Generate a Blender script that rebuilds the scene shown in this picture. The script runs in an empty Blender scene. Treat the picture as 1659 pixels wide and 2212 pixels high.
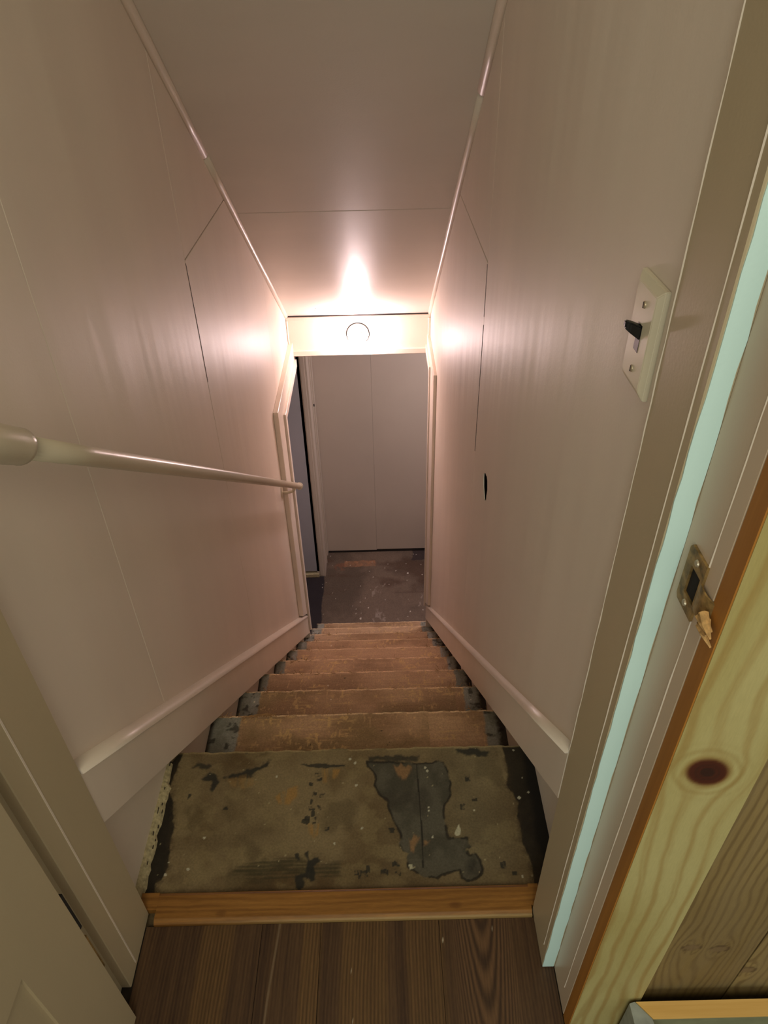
import bpy, bmesh, math, random
import numpy as np
from mathutils import Matrix, Vector

# ------------------------------------------------------------------ camera, world, lights
scene = bpy.context.scene
COL = scene.collection
random.seed(7)
CAM_H = 1.25
cam_data = bpy.data.cameras.new('camera')
cam = bpy.data.objects.new('camera', cam_data)
COL.objects.link(cam)
Rv = Vector((0.99969263, -0.01534178, -0.01947515))
Uv = Vector((0.02478876, 0.6055092, 0.79545216))
Fv = Vector((0.000411264, 0.79569042, -0.60570338))
M = Matrix((Rv, Uv, -Fv)).transposed().to_4x4()
M.translation = Vector((0, 0, CAM_H))
cam.matrix_world = M
cam_data.sensor_fit = 'VERTICAL'
cam_data.sensor_height = 36.0
cam_data.lens = 1533.03 / 2212 * 36.0
cam_data.clip_start = 0.02
scene.camera = cam

world = bpy.data.worlds.new('world')
scene.world = world
world.use_nodes = True
world.node_tree.nodes['Background'].inputs[0].default_value = (0.98, 0.95, 0.78, 1)
world.node_tree.nodes['Background'].inputs[1].default_value = 0.47

def area_light(name, loc, target, size, power, color, size_y=None):
    ld = bpy.data.lights.new(name, 'AREA')
    ld.energy = power; ld.color = color
    ld.shape = 'RECTANGLE'; ld.size = size; ld.size_y = size_y or size
    o = bpy.data.objects.new(name, ld); COL.objects.link(o)
    o.location = loc
    o.rotation_euler = (Vector(target) - Vector(loc)).to_track_quat('-Z', 'Y').to_euler()
    return o
# the room at the top of the stairs: its ceiling lamp and its window behind the viewer
area_light('room_ceiling_light', (0.1, -0.9, 2.25), (0.05, -0.1, 0.2), 0.7, 15.0, (1.0, 0.92, 0.68))
area_light('room_window_light', (-0.9, -2.3, 1.5), (0.3, 0.6, 0.8), 1.2, 18.0, (0.88, 1.0, 0.93))
# the basement's own lamp, round the corner of the lower lobby
area_light('basement_light', (0.85, 3.45, -0.15), (-0.1, 3.9, -1.6), 0.35, 10.0, (1.0, 0.87, 0.92))
BULB_STRENGTH = 238.0

scene.view_settings.view_transform = 'Standard'
scene.view_settings.look = 'None'
scene.view_settings.gamma = 1.0
scene.view_settings.use_curve_mapping = False
scene.view_settings.exposure = 0.0

# ------------------------------------------------------------------ helpers
def lin(r, g, b):
    return np.array([((c / 255) / 12.92 if c / 255 <= 0.04045 else ((c / 255 + 0.055) / 1.055) ** 2.4) for c in (r, g, b)])

def tag(o, label=None, cat=None, group=None, kind=None):
    if label: o['label'] = label
    if cat: o['category'] = cat
    if group: o['group'] = group
    if kind: o['kind'] = kind
    return o

def empty(name, loc, label=None, cat=None, group=None, kind=None):
    o = bpy.data.objects.new(name, None); COL.objects.link(o)
    o.location = loc; o.empty_display_size = 0.05
    return tag(o, label, cat, group, kind)

def wloc(o):
    v = Vector(o.location)
    while o.parent:
        o = o.parent; v += Vector(o.location)
    return v

def finish(name, bm, mat, parent=None, smooth=False):
    """bm is in world coordinates; the origin goes to the middle of its base"""
    vs = [v.co for v in bm.verts]
    lo = Vector((min(v.x for v in vs), min(v.y for v in vs), min(v.z for v in vs)))
    hi = Vector((max(v.x for v in vs), max(v.y for v in vs), max(v.z for v in vs)))
    c = Vector(((lo.x + hi.x) / 2, (lo.y + hi.y) / 2, lo.z))
    bmesh.ops.translate(bm, verts=bm.verts, vec=-c)
    me = bpy.data.meshes.new(name)
    bmesh.ops.recalc_face_normals(bm, faces=bm.faces)
    bm.to_mesh(me); bm.free()
    if smooth:
        me.polygons.foreach_set('use_smooth', [True] * len(me.polygons))
    o = bpy.data.objects.new(name, me); COL.objects.link(o)
    me.materials.append(mat)
    if parent:
        o.parent = parent; o.location = c - wloc(parent)
    else:
        o.location = c
    return o

def bm_box(lo, hi, bevel=0.0, seg=1, bm=None):
    b = bmesh.new()
    r = bmesh.ops.create_cube(b, size=1)
    for v in b.verts:
        v.co = Vector([lo[i] + (v.co[i] + 0.5) * (hi[i] - lo[i]) for i in range(3)])
    if bevel:
        bmesh.ops.bevel(b, geom=list(b.edges), offset=bevel, segments=seg, profile=0.5, affect='EDGES')
    if bm is not None:
        me = bpy.data.meshes.new('t'); b.to_mesh(me); b.free(); bm.from_mesh(me); bpy.data.meshes.remove(me)
        return bm
    return b

def box(name, lo, hi, mat, parent=None, bevel=0.0, seg=1):
    return finish(name, bm_box(lo, hi, bevel, seg), mat, parent)

def bm_prism(poly, axis, a, b_, bevel=0.0, bm=None):
    """poly in the two other axes (in x,y,z order), extruded along axis from a to b_"""
    b = bm or bmesh.new()
    def mk(p, t):
        if axis == 'x': return (t, p[0], p[1])
        if axis == 'y': return (p[0], t, p[1])
        return (p[0], p[1], t)
    A = [b.verts.new(mk(p, a)) for p in poly]; B = [b.verts.new(mk(p, b_)) for p in poly]
    b.faces.new(A); b.faces.new(B[::-1])
    n = len(poly)
    for i in range(n):
        b.faces.new((A[i], B[i], B[(i + 1) % n], A[(i + 1) % n]))
    if bevel:
        bmesh.ops.recalc_face_normals(b, faces=b.faces)
        bmesh.ops.bevel(b, geom=list(b.edges), offset=bevel, segments=1, profile=0.5, affect='EDGES')
    return b

def prism(name, poly, axis, a, b_, mat, parent=None, bevel=0.0):
    return finish(name, bm_prism(poly, axis, a, b_, bevel), mat, parent)

def bm_tube(pts, radii, seg=12, bm=None, caps=True):
    b = bm or bmesh.new()
    pts = [Vector(p) for p in pts]
    rings = []
    up = Vector((0.13, 0.21, 1)).normalized()
    for i, p in enumerate(pts):
        d = (pts[min(i + 1, len(pts) - 1)] - pts[max(i - 1, 0)]).normalized()
        s = d.cross(up).normalized(); t = s.cross(d)
        r = radii[i] if hasattr(radii, '__len__') else radii
        rings.append([b.verts.new(p + (s * math.cos(2 * math.pi * k / seg) + t * math.sin(2 * math.pi * k / seg)) * r) for k in range(seg)])
    for i in range(len(rings) - 1):
        for k in range(seg):
            b.faces.new((rings[i][k], rings[i][(k + 1) % seg], rings[i + 1][(k + 1) % seg], rings[i + 1][k]))
    if caps:
        b.faces.new(rings[0]); b.faces.new(rings[-1][::-1])
    return b

def bm_sweep(profile_pts):
    """profile_pts: list of rings (lists of world points), closed rings, capped"""
    b = bmesh.new()
    rings = [[b.verts.new(p) for p in ring] for ring in profile_pts]
    n = len(rings[0])
    for i in range(len(rings) - 1):
        for k in range(n):
            b.faces.new((rings[i][k], rings[i][(k + 1) % n], rings[i + 1][(k + 1) % n], rings[i + 1][k]))
    b.faces.new(rings[0]); b.faces.new(rings[-1][::-1])
    return b

# ---- noise on numpy arrays
_rng = np.random.RandomState(3)
_tab = _rng.rand(256, 256)
def vnoise(x, y, seed=0):
    x = np.asarray(x, float) + seed * 17.3; y = np.asarray(y, float) + seed * 9.7
    xi = np.floor(x).astype(int); yi = np.floor(y).astype(int)
    fx = x - xi; fy = y - yi
    fx = fx * fx * (3 - 2 * fx); fy = fy * fy * (3 - 2 * fy)
    g = lambda a, b_: _tab[a % 256, b_ % 256]
    return (g(xi, yi) * (1 - fx) * (1 - fy) + g(xi + 1, yi) * fx * (1 - fy) + g(xi, yi + 1) * (1 - fx) * fy + g(xi + 1, yi + 1) * fx * fy)
def fbm(x, y, seed=0, o=4):
    s = 0; a = 0.5; t = 0
    for i in range(o):
        s = s + a * vnoise(x * 2 ** i, y * 2 ** i, seed + i * 3); t += a; a *= 0.55
    return s / t
def sstep(a, b_, v):
    t = np.clip((v - a) / (b_ - a), 0, 1); return t * t * (3 - 2 * t)
def sdist(x, y, poly):
    """signed distance to a polygon, negative inside"""
    P = np.array(poly); d = np.full(x.shape, 1e9); ins = np.zeros(x.shape, bool)
    n = len(P)
    for i in range(n):
        a = P[i]; c = P[(i + 1) % n]; e = c - a
        w0 = x - a[0]; w1 = y - a[1]
        t = np.clip((w0 * e[0] + w1 * e[1]) / (e @ e + 1e-12), 0, 1)
        d = np.minimum(d, (w0 - t * e[0]) ** 2 + (w1 - t * e[1]) ** 2)
        c1 = (a[1] > y) != (c[1] > y)
        with np.errstate(divide='ignore', invalid='ignore'):
            xx = a[0] + (y - a[1]) * e[0] / (e[1] if abs(e[1]) > 1e-9 else 1e-9)
        ins ^= c1 & (x < xx)
    return np.where(ins, -1, 1) * np.sqrt(d)
def mix(c, d, m):
    m = np.asarray(m)[..., None]; return c * (1 - m) + d * m

def paint_slab(name, o, u, v, th, nu, nv, colfn, mat, parent=None, dispfn=None, edgefn=None):
    """slab whose front face is a fine grid carrying a colour per vertex (on the treads it also holds painted shade and highlights).
    o corner, u and v edge vectors; front normal = u x v; colfn(a, b) with a, b in metres along u and v"""
    o = np.array(o, float); u = np.array(u, float); v = np.array(v, float)
    lu = np.linalg.norm(u); lv = np.linalg.norm(v); n = np.cross(u / lu, v / lv)
    A, B = np.meshgrid(np.linspace(0, lu, nu), np.linspace(0, lv, nv), indexing='ij')
    rgb = colfn(A, B)
    A2, B2 = A, B
    if edgefn: A2, B2 = edgefn(A, B)
    H = dispfn(A, B) if dispfn else np.zeros_like(A)
    P = o + A2[..., None] * (u / lu) + B2[..., None] * (v / lv) + H[..., None] * n
    P = P.reshape(-1, 3)
    idx = np.arange(nu * nv).reshape(nu, nv)
    q = np.stack([idx[:-1, :-1], idx[1:, :-1], idx[1:, 1:], idx[:-1, 1:]], -1).reshape(-1, 4)
    ring = list(idx[:, 0]) + list(idx[-1, 1:]) + list(idx[-2::-1, -1]) + list(idx[0, -2:0:-1])
    low = P[ring] - n * (th + 0) - n * 0
    base = len(P); m = len(ring)
    P2 = np.vstack([P, low])
    faces = [tuple(f) for f in q.tolist()]
    for i in range(m):
        j = (i + 1) % m
        faces.append((ring[i], base + i, base + j, ring[j]))
    faces.append(tuple(base + i for i in range(m))[::-1])
    c = np.array([(P2[:, 0].min() + P2[:, 0].max()) / 2, (P2[:, 1].min() + P2[:, 1].max()) / 2, P2[:, 2].min()])
    me = bpy.data.meshes.new(name)
    me.from_pydata((P2 - c).tolist(), [], faces)
    ca = me.color_attributes.new('Paint', 'FLOAT_COLOR', 'POINT')
    cols = np.ones((len(P2), 4)); cols[:base, :3] = rgb.reshape(-1, 3); cols[base:, :3] = rgb.reshape(-1, 3)[ring]
    ca.data.foreach_set('color', cols.ravel())
    me.materials.append(mat); me.update()
    ob = bpy.data.objects.new(name, me); COL.objects.link(ob)
    c = Vector(c)
    if parent: ob.parent = parent; ob.location = c - wloc(parent)
    else: ob.location = c
    return ob

# ------------------------------------------------------------------ materials
def new_mat(name):
    m = bpy.data.materials.new(name); m.use_nodes = True
    nt = m.node_tree; b = nt.nodes['Principled BSDF']
    return m, nt, b
def N(nt, t, **k):
    n = nt.nodes.new(t)
    for a, v in k.items(): setattr(n, a, v)
    return n
def pos(nt, scale=(1, 1, 1)):
    g = N(nt, 'ShaderNodeNewGeometry'); mp = N(nt, 'ShaderNodeMapping')
    mp.inputs['Scale'].default_value = scale
    nt.links.new(g.outputs['Position'], mp.inputs['Vector'])
    return mp.outputs['Vector']
def noise(nt, vec, scale, detail=3, rough=0.5):
    n = N(nt, 'ShaderNodeTexNoise'); n.inputs['Scale'].default_value = scale
    n.inputs['Detail'].default_value = detail; n.inputs['Roughness'].default_value = rough
    nt.links.new(vec, n.inputs['Vector']); return n
def ramp(nt, fac, stops):
    r = N(nt, 'ShaderNodeValToRGB')
    while len(r.color_ramp.elements) < len(stops): r.color_ramp.elements.new(0.5)
    for e, (p, c) in zip(r.color_ramp.elements, stops):
        e.position = p; e.color = (*c, 1)
    nt.links.new(fac, r.inputs[0]); return r.outputs[0]
def bump(nt, h, strength, dist, prev=None):
    b = N(nt, 'ShaderNodeBump'); b.inputs['Strength'].default_value = strength; b.inputs['Distance'].default_value = dist
    nt.links.new(h, b.inputs['Height'])
    if prev is not None: nt.links.new(prev, b.inputs['Normal'])
    return b.outputs['Normal']
def paint_mat(name, rgb, rough=0.38, peel=0.25, streak=0.0, var=0.06, sscale=(1, 7, 0.6), spec=0.5):
    m, nt, b = new_mat(name)
    base = lin(*rgb)
    v = pos(nt)
    n1 = noise(nt, pos(nt, (1, 3, 0.8)), 2.2, 4)
    lo = base * (1 - var); hi = base * (1 + var)
    nt.links.new(ramp(nt, n1.outputs['Fac'], [(0.3, tuple(lo)), (0.7, tuple(hi))]), b.inputs['Base Color'])
    b.inputs['Roughness'].default_value = rough
    b.inputs['Specular IOR Level'].default_value = spec
    pe = noise(nt, v, 260, 2)
    nm = bump(nt, pe.outputs['Fac'], peel, 0.0006)
    if streak:
        s1 = noise(nt, pos(nt, sscale), 4.0, 2, 0.4)
        nm = bump(nt, s1.outputs['Fac'], streak, 0.02, nm)
    nt.links.new(nm, b.inputs['Normal'])
    return m
def attr_mat(name, rough=0.6, fine=0.15, scale=(1, 1, 1), nscale=300, bumps=0.2, spec=0.4, gain=1.0):
    m, nt, b = new_mat(name)
    a = N(nt, 'ShaderNodeAttribute'); a.attribute_name = 'Paint'
    n = noise(nt, pos(nt, scale), nscale, 4, 0.65)
    mr = N(nt, 'ShaderNodeMapRange'); mr.inputs['From Min'].default_value = 0.3; mr.inputs['From Max'].default_value = 0.7
    mr.inputs['To Min'].default_value = gain * (1 - fine); mr.inputs['To Max'].default_value = gain * (1 + fine)
    nt.links.new(n.outputs['Fac'], mr.inputs['Value'])
    mx = N(nt, 'ShaderNodeVectorMath', operation='SCALE')
    nt.links.new(a.outputs['Color'], mx.inputs[0]); nt.links.new(mr.outputs[0], mx.inputs['Scale'])
    nt.links.new(mx.outputs[0], b.inputs['Base Color'])
    b.inputs['Roughness'].default_value = rough
    b.inputs['Specular IOR Level'].default_value = spec
    nt.links.new(bump(nt, n.outputs['Fac'], bumps, 0.001), b.inputs['Normal'])
    return m
def plain(name, rgb, rough=0.5, metal=0.0, var=0.1, nscale=60, bumps=0.1):
    m, nt, b = new_mat(name); base = lin(*rgb)
    n = noise(nt, pos(nt), nscale, 3)
    nt.links.new(ramp(nt, n.outputs['Fac'], [(0.3, tuple(base * (1 - var))), (0.7, tuple(np.minimum(base * (1 + var), 1)))]), b.inputs['Base Color'])
    b.inputs['Roughness'].default_value = rough; b.inputs['Metallic'].default_value = metal
    nt.links.new(bump(nt, n.outputs['Fac'], bumps, 0.0005), b.inputs['Normal'])
    return m
def wood_mat(name, a, c, rough=0.5, scale=(3, 60, 60), nscale=1.0):
    m, nt, b = new_mat(name)
    n = noise(nt, pos(nt, scale), nscale, 4, 0.6)
    nt.links.new(ramp(nt, n.outputs['Fac'], [(0.3, tuple(lin(*a))), (0.7, tuple(lin(*c)))]), b.inputs['Base Color'])
    b.inputs['Roughness'].default_value = rough
    nt.links.new(bump(nt, n.outputs['Fac'], 0.15, 0.001), b.inputs['Normal'])
    return m

WALL = (230, 216, 201)
M_wall = paint_mat('wall_paint', WALL, 0.46, 0.25, 0.22, 0.03, (1, 2.3, 0.2), 0.45)
M_ceil = paint_mat('ceiling_paint', (224, 216, 206), 0.42, 0.3, 0.12, 0.03, (2.2, 0.3, 0.3))
M_trim = paint_mat('trim_paint', (230, 216, 201), 0.34, 0.18, 0.0, 0.05)
M_jamb = paint_mat('jamb_paint', (186, 170, 140), 0.42, 0.25, 0.0, 0.05)
M_rebate = paint_mat('old_rebate_paint', (206, 184, 160), 0.35, 0.2, 0.0, 0.08)
M_lowwall = paint_mat('lower_wall_paint', (200, 186, 172), 0.55, 0.2, 0.0, 0.05)
M_blue = paint_mat('closet_door_paint', (176, 176, 184), 0.4, 0.15, 0.0, 0.05)
M_mint = paint_mat('mint_paint', (204, 234, 232), 0.5, 0.3, 0.0, 0.05)
M_dark = plain('dark_gap', (26, 20, 15), 0.9)
M_black = plain('black_plastic', (18, 16, 16), 0.35)
M_plate = plain('ivory_plastic', (222, 212, 188), 0.3, 0, 0.02, 20, 0.02)
M_screw = plain('screw_metal', (190, 175, 150), 0.35, 0.6)
M_porcelain = plain('white_porcelain', (240, 236, 230), 0.15, 0, 0.01, 20, 0.0)
M_shade = plain('dark_gap_ring', (52, 44, 42), 0.7)
M_gasket = plain('black_gasket', (10, 9, 9), 0.9, 0, 0.05)
M_rail = paint_mat('rail_paint', (208, 196, 172), 0.28, 0.2, 0.0, 0.05)
M_brass = plain('old_brass', (150, 122, 76), 0.5, 0.45, 0.5, 120, 0.5)
M_splinter = plain('raw_splintered_wood', (190, 150, 95), 0.8, 0, 0.35, 200, 0.6)
M_sub = plain('subfloor', (60, 50, 40), 0.8)
M_plaster = plain('crumbling_white_paint', (176, 164, 128), 0.8, 0, 0.3, 150, 0.9)
M_riser = plain('dusty_riser_paint', (86, 66, 50), 0.7, 0, 0.2)
M_stringer = plain('dark_stringer', (60, 34, 24), 0.7)
M_fibre = plain('jute_fibre', (170, 130, 86), 0.9)
M_strip = None
M_tread = attr_mat('worn_tread', 0.68, 0.22, (1, 1, 1), 260, 0.35, 0.4, 1.2)
M_toptread = attr_mat('old_top_tread', 0.66, 0.2, (1, 1, 1), 260, 0.35, 0.4, 0.74)
M_lam = attr_mat('laminate', 0.5, 0.12, (6, 0.7, 1), 120, 0.05, 0.3, 0.82)
M_oak = attr_mat('oak_strip', 0.5, 0.12, (0.6, 6, 6), 120, 0.05, 0.3, 0.66)
M_pine = attr_mat('clear_pine', 0.5, 0.06, (5, 5, 0.6), 120, 0.05, 0.4, 0.66)
M_floorlow = attr_mat('worn_lower_floor', 0.7, 0.25, (1, 1, 1), 160, 0.3)
bm_, nt_, b_ = new_mat('bulb_glow')
b_.inputs['Emission Color'].default_value = (1.0, 0.755, 0.76, 1); b_.inputs['Emission Strength'].default_value = BULB_STRENGTH
M_bulb = bm_
# stain outlines on the top tread (metres)
STAIN=[(-0.046,0.834),(0.008,0.831),(0.054,0.826),(0.096,0.829),(0.108,0.826),(0.114,0.807),(0.117,0.781),(0.113,0.752),(0.101,0.734),(0.098,0.716),(0.1,0.698),(0.103,0.68),(0.102,0.672),(0.137,0.671),(0.138,0.66),(0.143,0.654),(0.133,0.648),(0.139,0.639),(0.151,0.64),(0.157,0.629),(0.159,0.615),(0.153,0.602),(0.141,0.595),(0.127,0.592),(0.12,0.599),(0.118,0.612),(0.104,0.61),(0.088,0.605),(0.078,0.598),(0.067,0.602),(0.052,0.604),(0.039,0.612),(0.028,0.62),(0.026,0.635),(0.029,0.644),(0.02,0.651),(0.012,0.663),(0.016,0.671),(0.016,0.683),(0.007,0.698),(0.001,0.716),(-0.004,0.734),(-0.006,0.747),(-0.019,0.758),(-0.031,0.78),(-0.027,0.794),(-0.033,0.811),(-0.044,0.821)]
TAN1=[(0.004,0.826),(0.045,0.823),(0.038,0.803),(0.025,0.79),(0.01,0.813)]
TAN2=[(0.03,0.668),(0.044,0.678),(0.051,0.672),(0.04,0.646),(0.031,0.649)]
TAN3=[(0.056,0.672),(0.07,0.669),(0.064,0.66),(0.056,0.662)]
TARR=[(0.23,0.867),(0.273,0.867),(0.34,0.815),(0.354,0.764),(0.345,0.722),(0.335,0.679),(0.323,0.627),(0.307,0.555),(0.242,0.557),(0.245,0.587),(0.247,0.622),(0.237,0.66),(0.239,0.697),(0.236,0.709),(0.243,0.738),(0.234,0.759),(0.225,0.773),(0.233,0.798),(0.231,0.838)]
TARR2=[(0.27,0.855),(0.34,0.815),(0.307,0.555),(0.26,0.586),(0.267,0.633),(0.26,0.681),(0.269,0.732),(0.264,0.772)]
MOLD1=[(0.132,0.856),(0.166,0.859),(0.204,0.851),(0.195,0.836),(0.159,0.84),(0.139,0.847)]
MOLD2=[(-0.046,0.846),(0.06,0.845),(0.057,0.83),(-0.044,0.834)]
DRIP=[(0.125,0.696),(0.127,0.687),(0.126,0.677),(0.119,0.675),(0.116,0.679),(0.12,0.687)]
DRIP2=[(0.029,0.624),(0.035,0.624),(0.036,0.617),(0.031,0.616)]
SCUFF=[(0.128,0.625),(0.148,0.636),(0.153,0.622),(0.147,0.605),(0.131,0.603)]
TARL=[(-0.428,0.864),(-0.44,0.845),(-0.479,0.847),(-0.465,0.563),(-0.437,0.563),(-0.414,0.584),(-0.416,0.601),(-0.407,0.611),(-0.404,0.618),(-0.401,0.632),(-0.404,0.653),(-0.407,0.677),(-0.407,0.706),(-0.413,0.724),(-0.418,0.755),(-0.432,0.777),(-0.432,0.797),(-0.427,0.833),(-0.422,0.863)]
MOLD3=[(-0.4,0.828),(-0.387,0.841),(-0.371,0.838),(-0.357,0.834),(-0.368,0.822),(-0.389,0.827)]
MOLD4=[(-0.375,0.803),(-0.36,0.82),(-0.344,0.814),(-0.338,0.794),(-0.347,0.775),(-0.355,0.778),(-0.353,0.797),(-0.369,0.798)]
MOLD5=[(-0.332,0.805),(-0.288,0.822),(-0.256,0.833),(-0.247,0.843),(-0.239,0.84),(-0.246,0.83),(-0.278,0.804),(-0.318,0.8)]
LENS=[(-0.178,0.829),(-0.148,0.831),(-0.091,0.828),(-0.091,0.825),(-0.142,0.822)]
OR1=[(-0.225,0.761),(-0.202,0.776),(-0.183,0.784),(-0.182,0.762),(-0.196,0.744),(-0.214,0.747)]
OR2=[(-0.157,0.706),(-0.135,0.705),(-0.136,0.684),(-0.145,0.677),(-0.152,0.687)]
OR3=[(-0.139,0.82),(-0.101,0.818),(-0.11,0.799),(-0.13,0.785)]
OR4=[(-0.324,0.802),(-0.284,0.812),(-0.261,0.792),(-0.285,0.779),(-0.311,0.785)]
HATCH=[(-0.289,0.615),(-0.274,0.633),(-0.233,0.639),(-0.176,0.645),(-0.129,0.629),(-0.092,0.633),(-0.091,0.604),(-0.161,0.603),(-0.239,0.599),(-0.269,0.604)]
BLOB=[(-0.17,0.608),(-0.153,0.614),(-0.152,0.63),(-0.158,0.651),(-0.151,0.653),(-0.148,0.639),(-0.134,0.643),(-0.129,0.634),(-0.14,0.625),(-0.134,0.6),(-0.143,0.598),(-0.154,0.603),(-0.157,0.588),(-0.169,0.588)]
BLOB2=[(-0.177,0.648),(-0.171,0.649),(-0.164,0.637),(-0.166,0.635)]
DOTS=[(-0.155,0.786),(-0.133,0.761),(-0.147,0.764),(-0.151,0.75),(-0.137,0.737),(-0.152,0.736),(-0.148,0.725),(-0.145,0.711),(-0.161,0.71),(-0.142,0.808),(-0.14,0.797),(-0.316,0.739),(-0.39,0.765),(-0.12,0.694),(-0.294,0.861),(-0.159,0.717),(-0.001,0.688)]
DOTS2=[(-0.064,0.613),(-0.051,0.611),(-0.044,0.618),(-0.015,0.613),(0.006,0.625),(0.01,0.612),(0.196,0.62),(0.152,0.792),(0.161,0.744),(0.136,0.731),(0.215,0.605),(-0.057,0.605)]
WDOT=[(-0.08,0.84),(-0.07,0.831),(-0.067,0.782),(0.07,0.817),(0.074,0.809),(0.071,0.732),(0.071,0.725),(-0.055,0.694),(0.266,0.758),(0.259,0.789),(0.246,0.747),(0.227,0.599),(0.252,0.852),(0.075,0.674),(0.157,0.723),(-0.105,0.666),(-0.364,0.626),(-0.346,0.683),(-0.225,0.805),(-0.401,0.639),(-0.403,0.617)]
SEAM=[(0.053,0.826),(0.055,0.743),(0.056,0.672),(0.054,0.618)]
def ring_plate(outer, inner, x0, x1, mat, name, parent):
    from mathutils.geometry import tessellate_polygon
    b = bmesh.new(); loops = [outer, inner]; flat = [p for l in loops for p in l]
    tris = tessellate_polygon([[Vector((p[0], p[1], 0)) for p in l] for l in loops])
    A = [b.verts.new((x0, *p)) for p in flat]; B = [b.verts.new((x1, *p)) for p in flat]
    for t in tris:
        b.faces.new([A[i] for i in t]); b.faces.new([B[i] for i in t][::-1])
    k = 0
    for l in loops:
        for i in range(len(l)):
            a, c = k + i, k + (i + 1) % len(l)
            b.faces.new((A[a], B[a], B[c], A[c]))
        k += len(l)
    return finish(name, b, mat, parent)

# ------------------------------------------------------------------ key sizes
XL, XR = -0.433, 0.240          # wall panels
BL, BR = -0.447, 0.288          # the walls behind them
RISE, RUN = 0.2287, 0.2594
Y0, Z0 = 0.8636, -0.015
ZF = Z0 - 10 * RISE             # lower floor
MS = RISE / RUN
YH, ZHT, ZHB = 3.168, -0.010, -0.205
MC = 0.756
def zc(y): return ZHT + MC * (YH - y)      # sloped ceiling
YT = 0.60
ZT = zc(YT)

# ------------------------------------------------------------------ stair well walls
def wall(name, x0, x1, y0, y1, label):
    o = prism(name, [(y0, ZF - 0.1), (y1, ZF - 0.1), (y1, ZHT + 0.35), (y0, ZT + 0.35)], 'x', x0, x1, M_wall)
    return tag(o, label, 'wall', kind='structure')
wall_left = wall('wall_left', BL - 0.06, BL, 0.47, 2.655, 'painted left wall of the stairwell that carries the handrail')
wall_right = wall('wall_right', BR, BR + 0.06, 0.47, 2.93, 'painted right wall of the stairwell with the switch and the round hole')

def side_panel(parent, x0, x1, poly, hole=None, bev=0.0012, thin=False):
    if hole is None:
        return prism('panel', poly, 'x', x0, x1, M_wall, parent, bev)
    from mathutils.geometry import tessellate_polygon
    b = bmesh.new()
    if thin:      # thin sheet on furring, coloured dark for the shade inside the hole
        x1b = x1; x1 = x0 + 0.0022
        ys_ = [p[0] for p in hole]; zs_ = [p[1] for p in hole]
        big = [(min(ys_) - .06, min(zs_) - .06), (max(ys_) + .06, min(zs_) - .06), (max(ys_) + .06, max(zs_) + .06), (min(ys_) - .06, max(zs_) + .06)]
        ring_plate(poly, big, x1 + 0.0002, x1b, M_dark, 'furring', parent)
    loops = [poly, hole]
    flat = [p for l in loops for p in l]
    tris = tessellate_polygon([[Vector((p[0], p[1], 0)) for p in l] for l in loops])
    A = [b.verts.new((x0, *p)) for p in flat]; B = [b.verts.new((x1, *p)) for p in flat]
    for t in tris:
        b.faces.new([A[i] for i in t]); b.faces.new([B[i] for i in t][::-1])
    k = 0
    for l in loops:
        n = len(l)
        for i in range(n):
            a, c = k + i, k + (i + 1) % n
            b.faces.new((A[a], B[a], B[c], A[c]))
        k += n
    return finish('panel', b, M_wall, parent)

G = 0.0010
def line(zref, yref): return lambda y: zref - MS * (y - yref)
# left: skirt top at Z .405 where Y .55 ; right: .441 at .537
sl_top = line(0.405, 0.55); sl_bot = line(0.282, 0.55)
sr_top = line(0.441, 0.537); sr_bot = line(0.335, 0.537)
def cz(y): return zc(y) + 0.012
yl1, yl2 = 0.875, 1.62
ZS = 0.742
yc = YH - (ZS - ZHT) / MC        # where Z .742 meets the ceiling line
side_panel(wall_left, BL, XL, [(0.545, sl_top(0.545) - .05), (yl1 - .0003, sl_top(yl1) - .05), (yl1 - .0003, cz(yl1)), (YT, cz(YT)), (0.545, cz(YT))])
side_panel(wall_left, BL, XL, [(yl1 + .0003, sl_top(yl1) - .05), (yl2 - G, sl_top(yl2) - .05), (yl2 - G, cz(yl2)), (yl1 + .0003, cz(yl1))])
side_panel(wall_left, BL, XL, [(yl2 + G, ZS + G), (yc, ZS + G), (yc, cz(yc)), (yl2 + G, cz(yl2))])
side_panel(wall_left, BL, XL, [(yl2 + G, sl_top(yl2) - .05), (2.655, sl_top(2.655) - .05), (2.655, cz(2.655)), (yc, ZS - G), (yl2 + G, ZS - G)])
yr1 = 1.552
# irregular round hole sawn in the right panel
hc = (1.361, 0.283); hole = []
for i in range(20):
    a = 2 * math.pi * i / 20
    r = 0.034 * (1 + 0.10 * math.sin(3 * a + 1) + 0.05 * math.sin(7 * a))
    hole.append((hc[0] + r * math.cos(a) * 0.93, hc[1] + r * math.sin(a)))
side_panel(wall_right, XR, BR, [(0.537, sr_top(0.537) - .05), (yr1 - G, sr_top(yr1) - .05), (yr1 - G, cz(yr1)), (YT, cz(YT)), (0.537, cz(YT))], hole, thin=True)
side_panel(wall_right, XR, BR, [(yr1 + G, ZS + G), (yc, ZS + G), (yc, cz(yc)), (yr1 + G, cz(yr1))])
side_panel(wall_right, XR, BR, [(yr1 + G, sr_top(yr1) - .05), (2.93, sr_top(2.93) - .05), (2.93, cz(2.93)), (yc, ZS - G), (yr1 + G, ZS - G)])
box('hole_backing', (BR - 0.003, 1.24, 0.16), (BR - 0.0002, 1.48, 0.40), M_dark, wall_right)  # dark sheet standing in for the shade behind the hole
# wall stubs over the opening at the foot (between the low casing and the ceiling)
prism('panel', [(2.655, -0.16), (YH, -0.16), (YH, cz(YH)), (2.655, cz(2.655))], 'x', BL, XL, M_wall, wall_left)
prism('panel', [(2.93, -0.13), (YH, -0.13), (YH, cz(YH)), (2.93, cz(2.93))], 'x', XR, BR, M_wall, wall_right)
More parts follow.
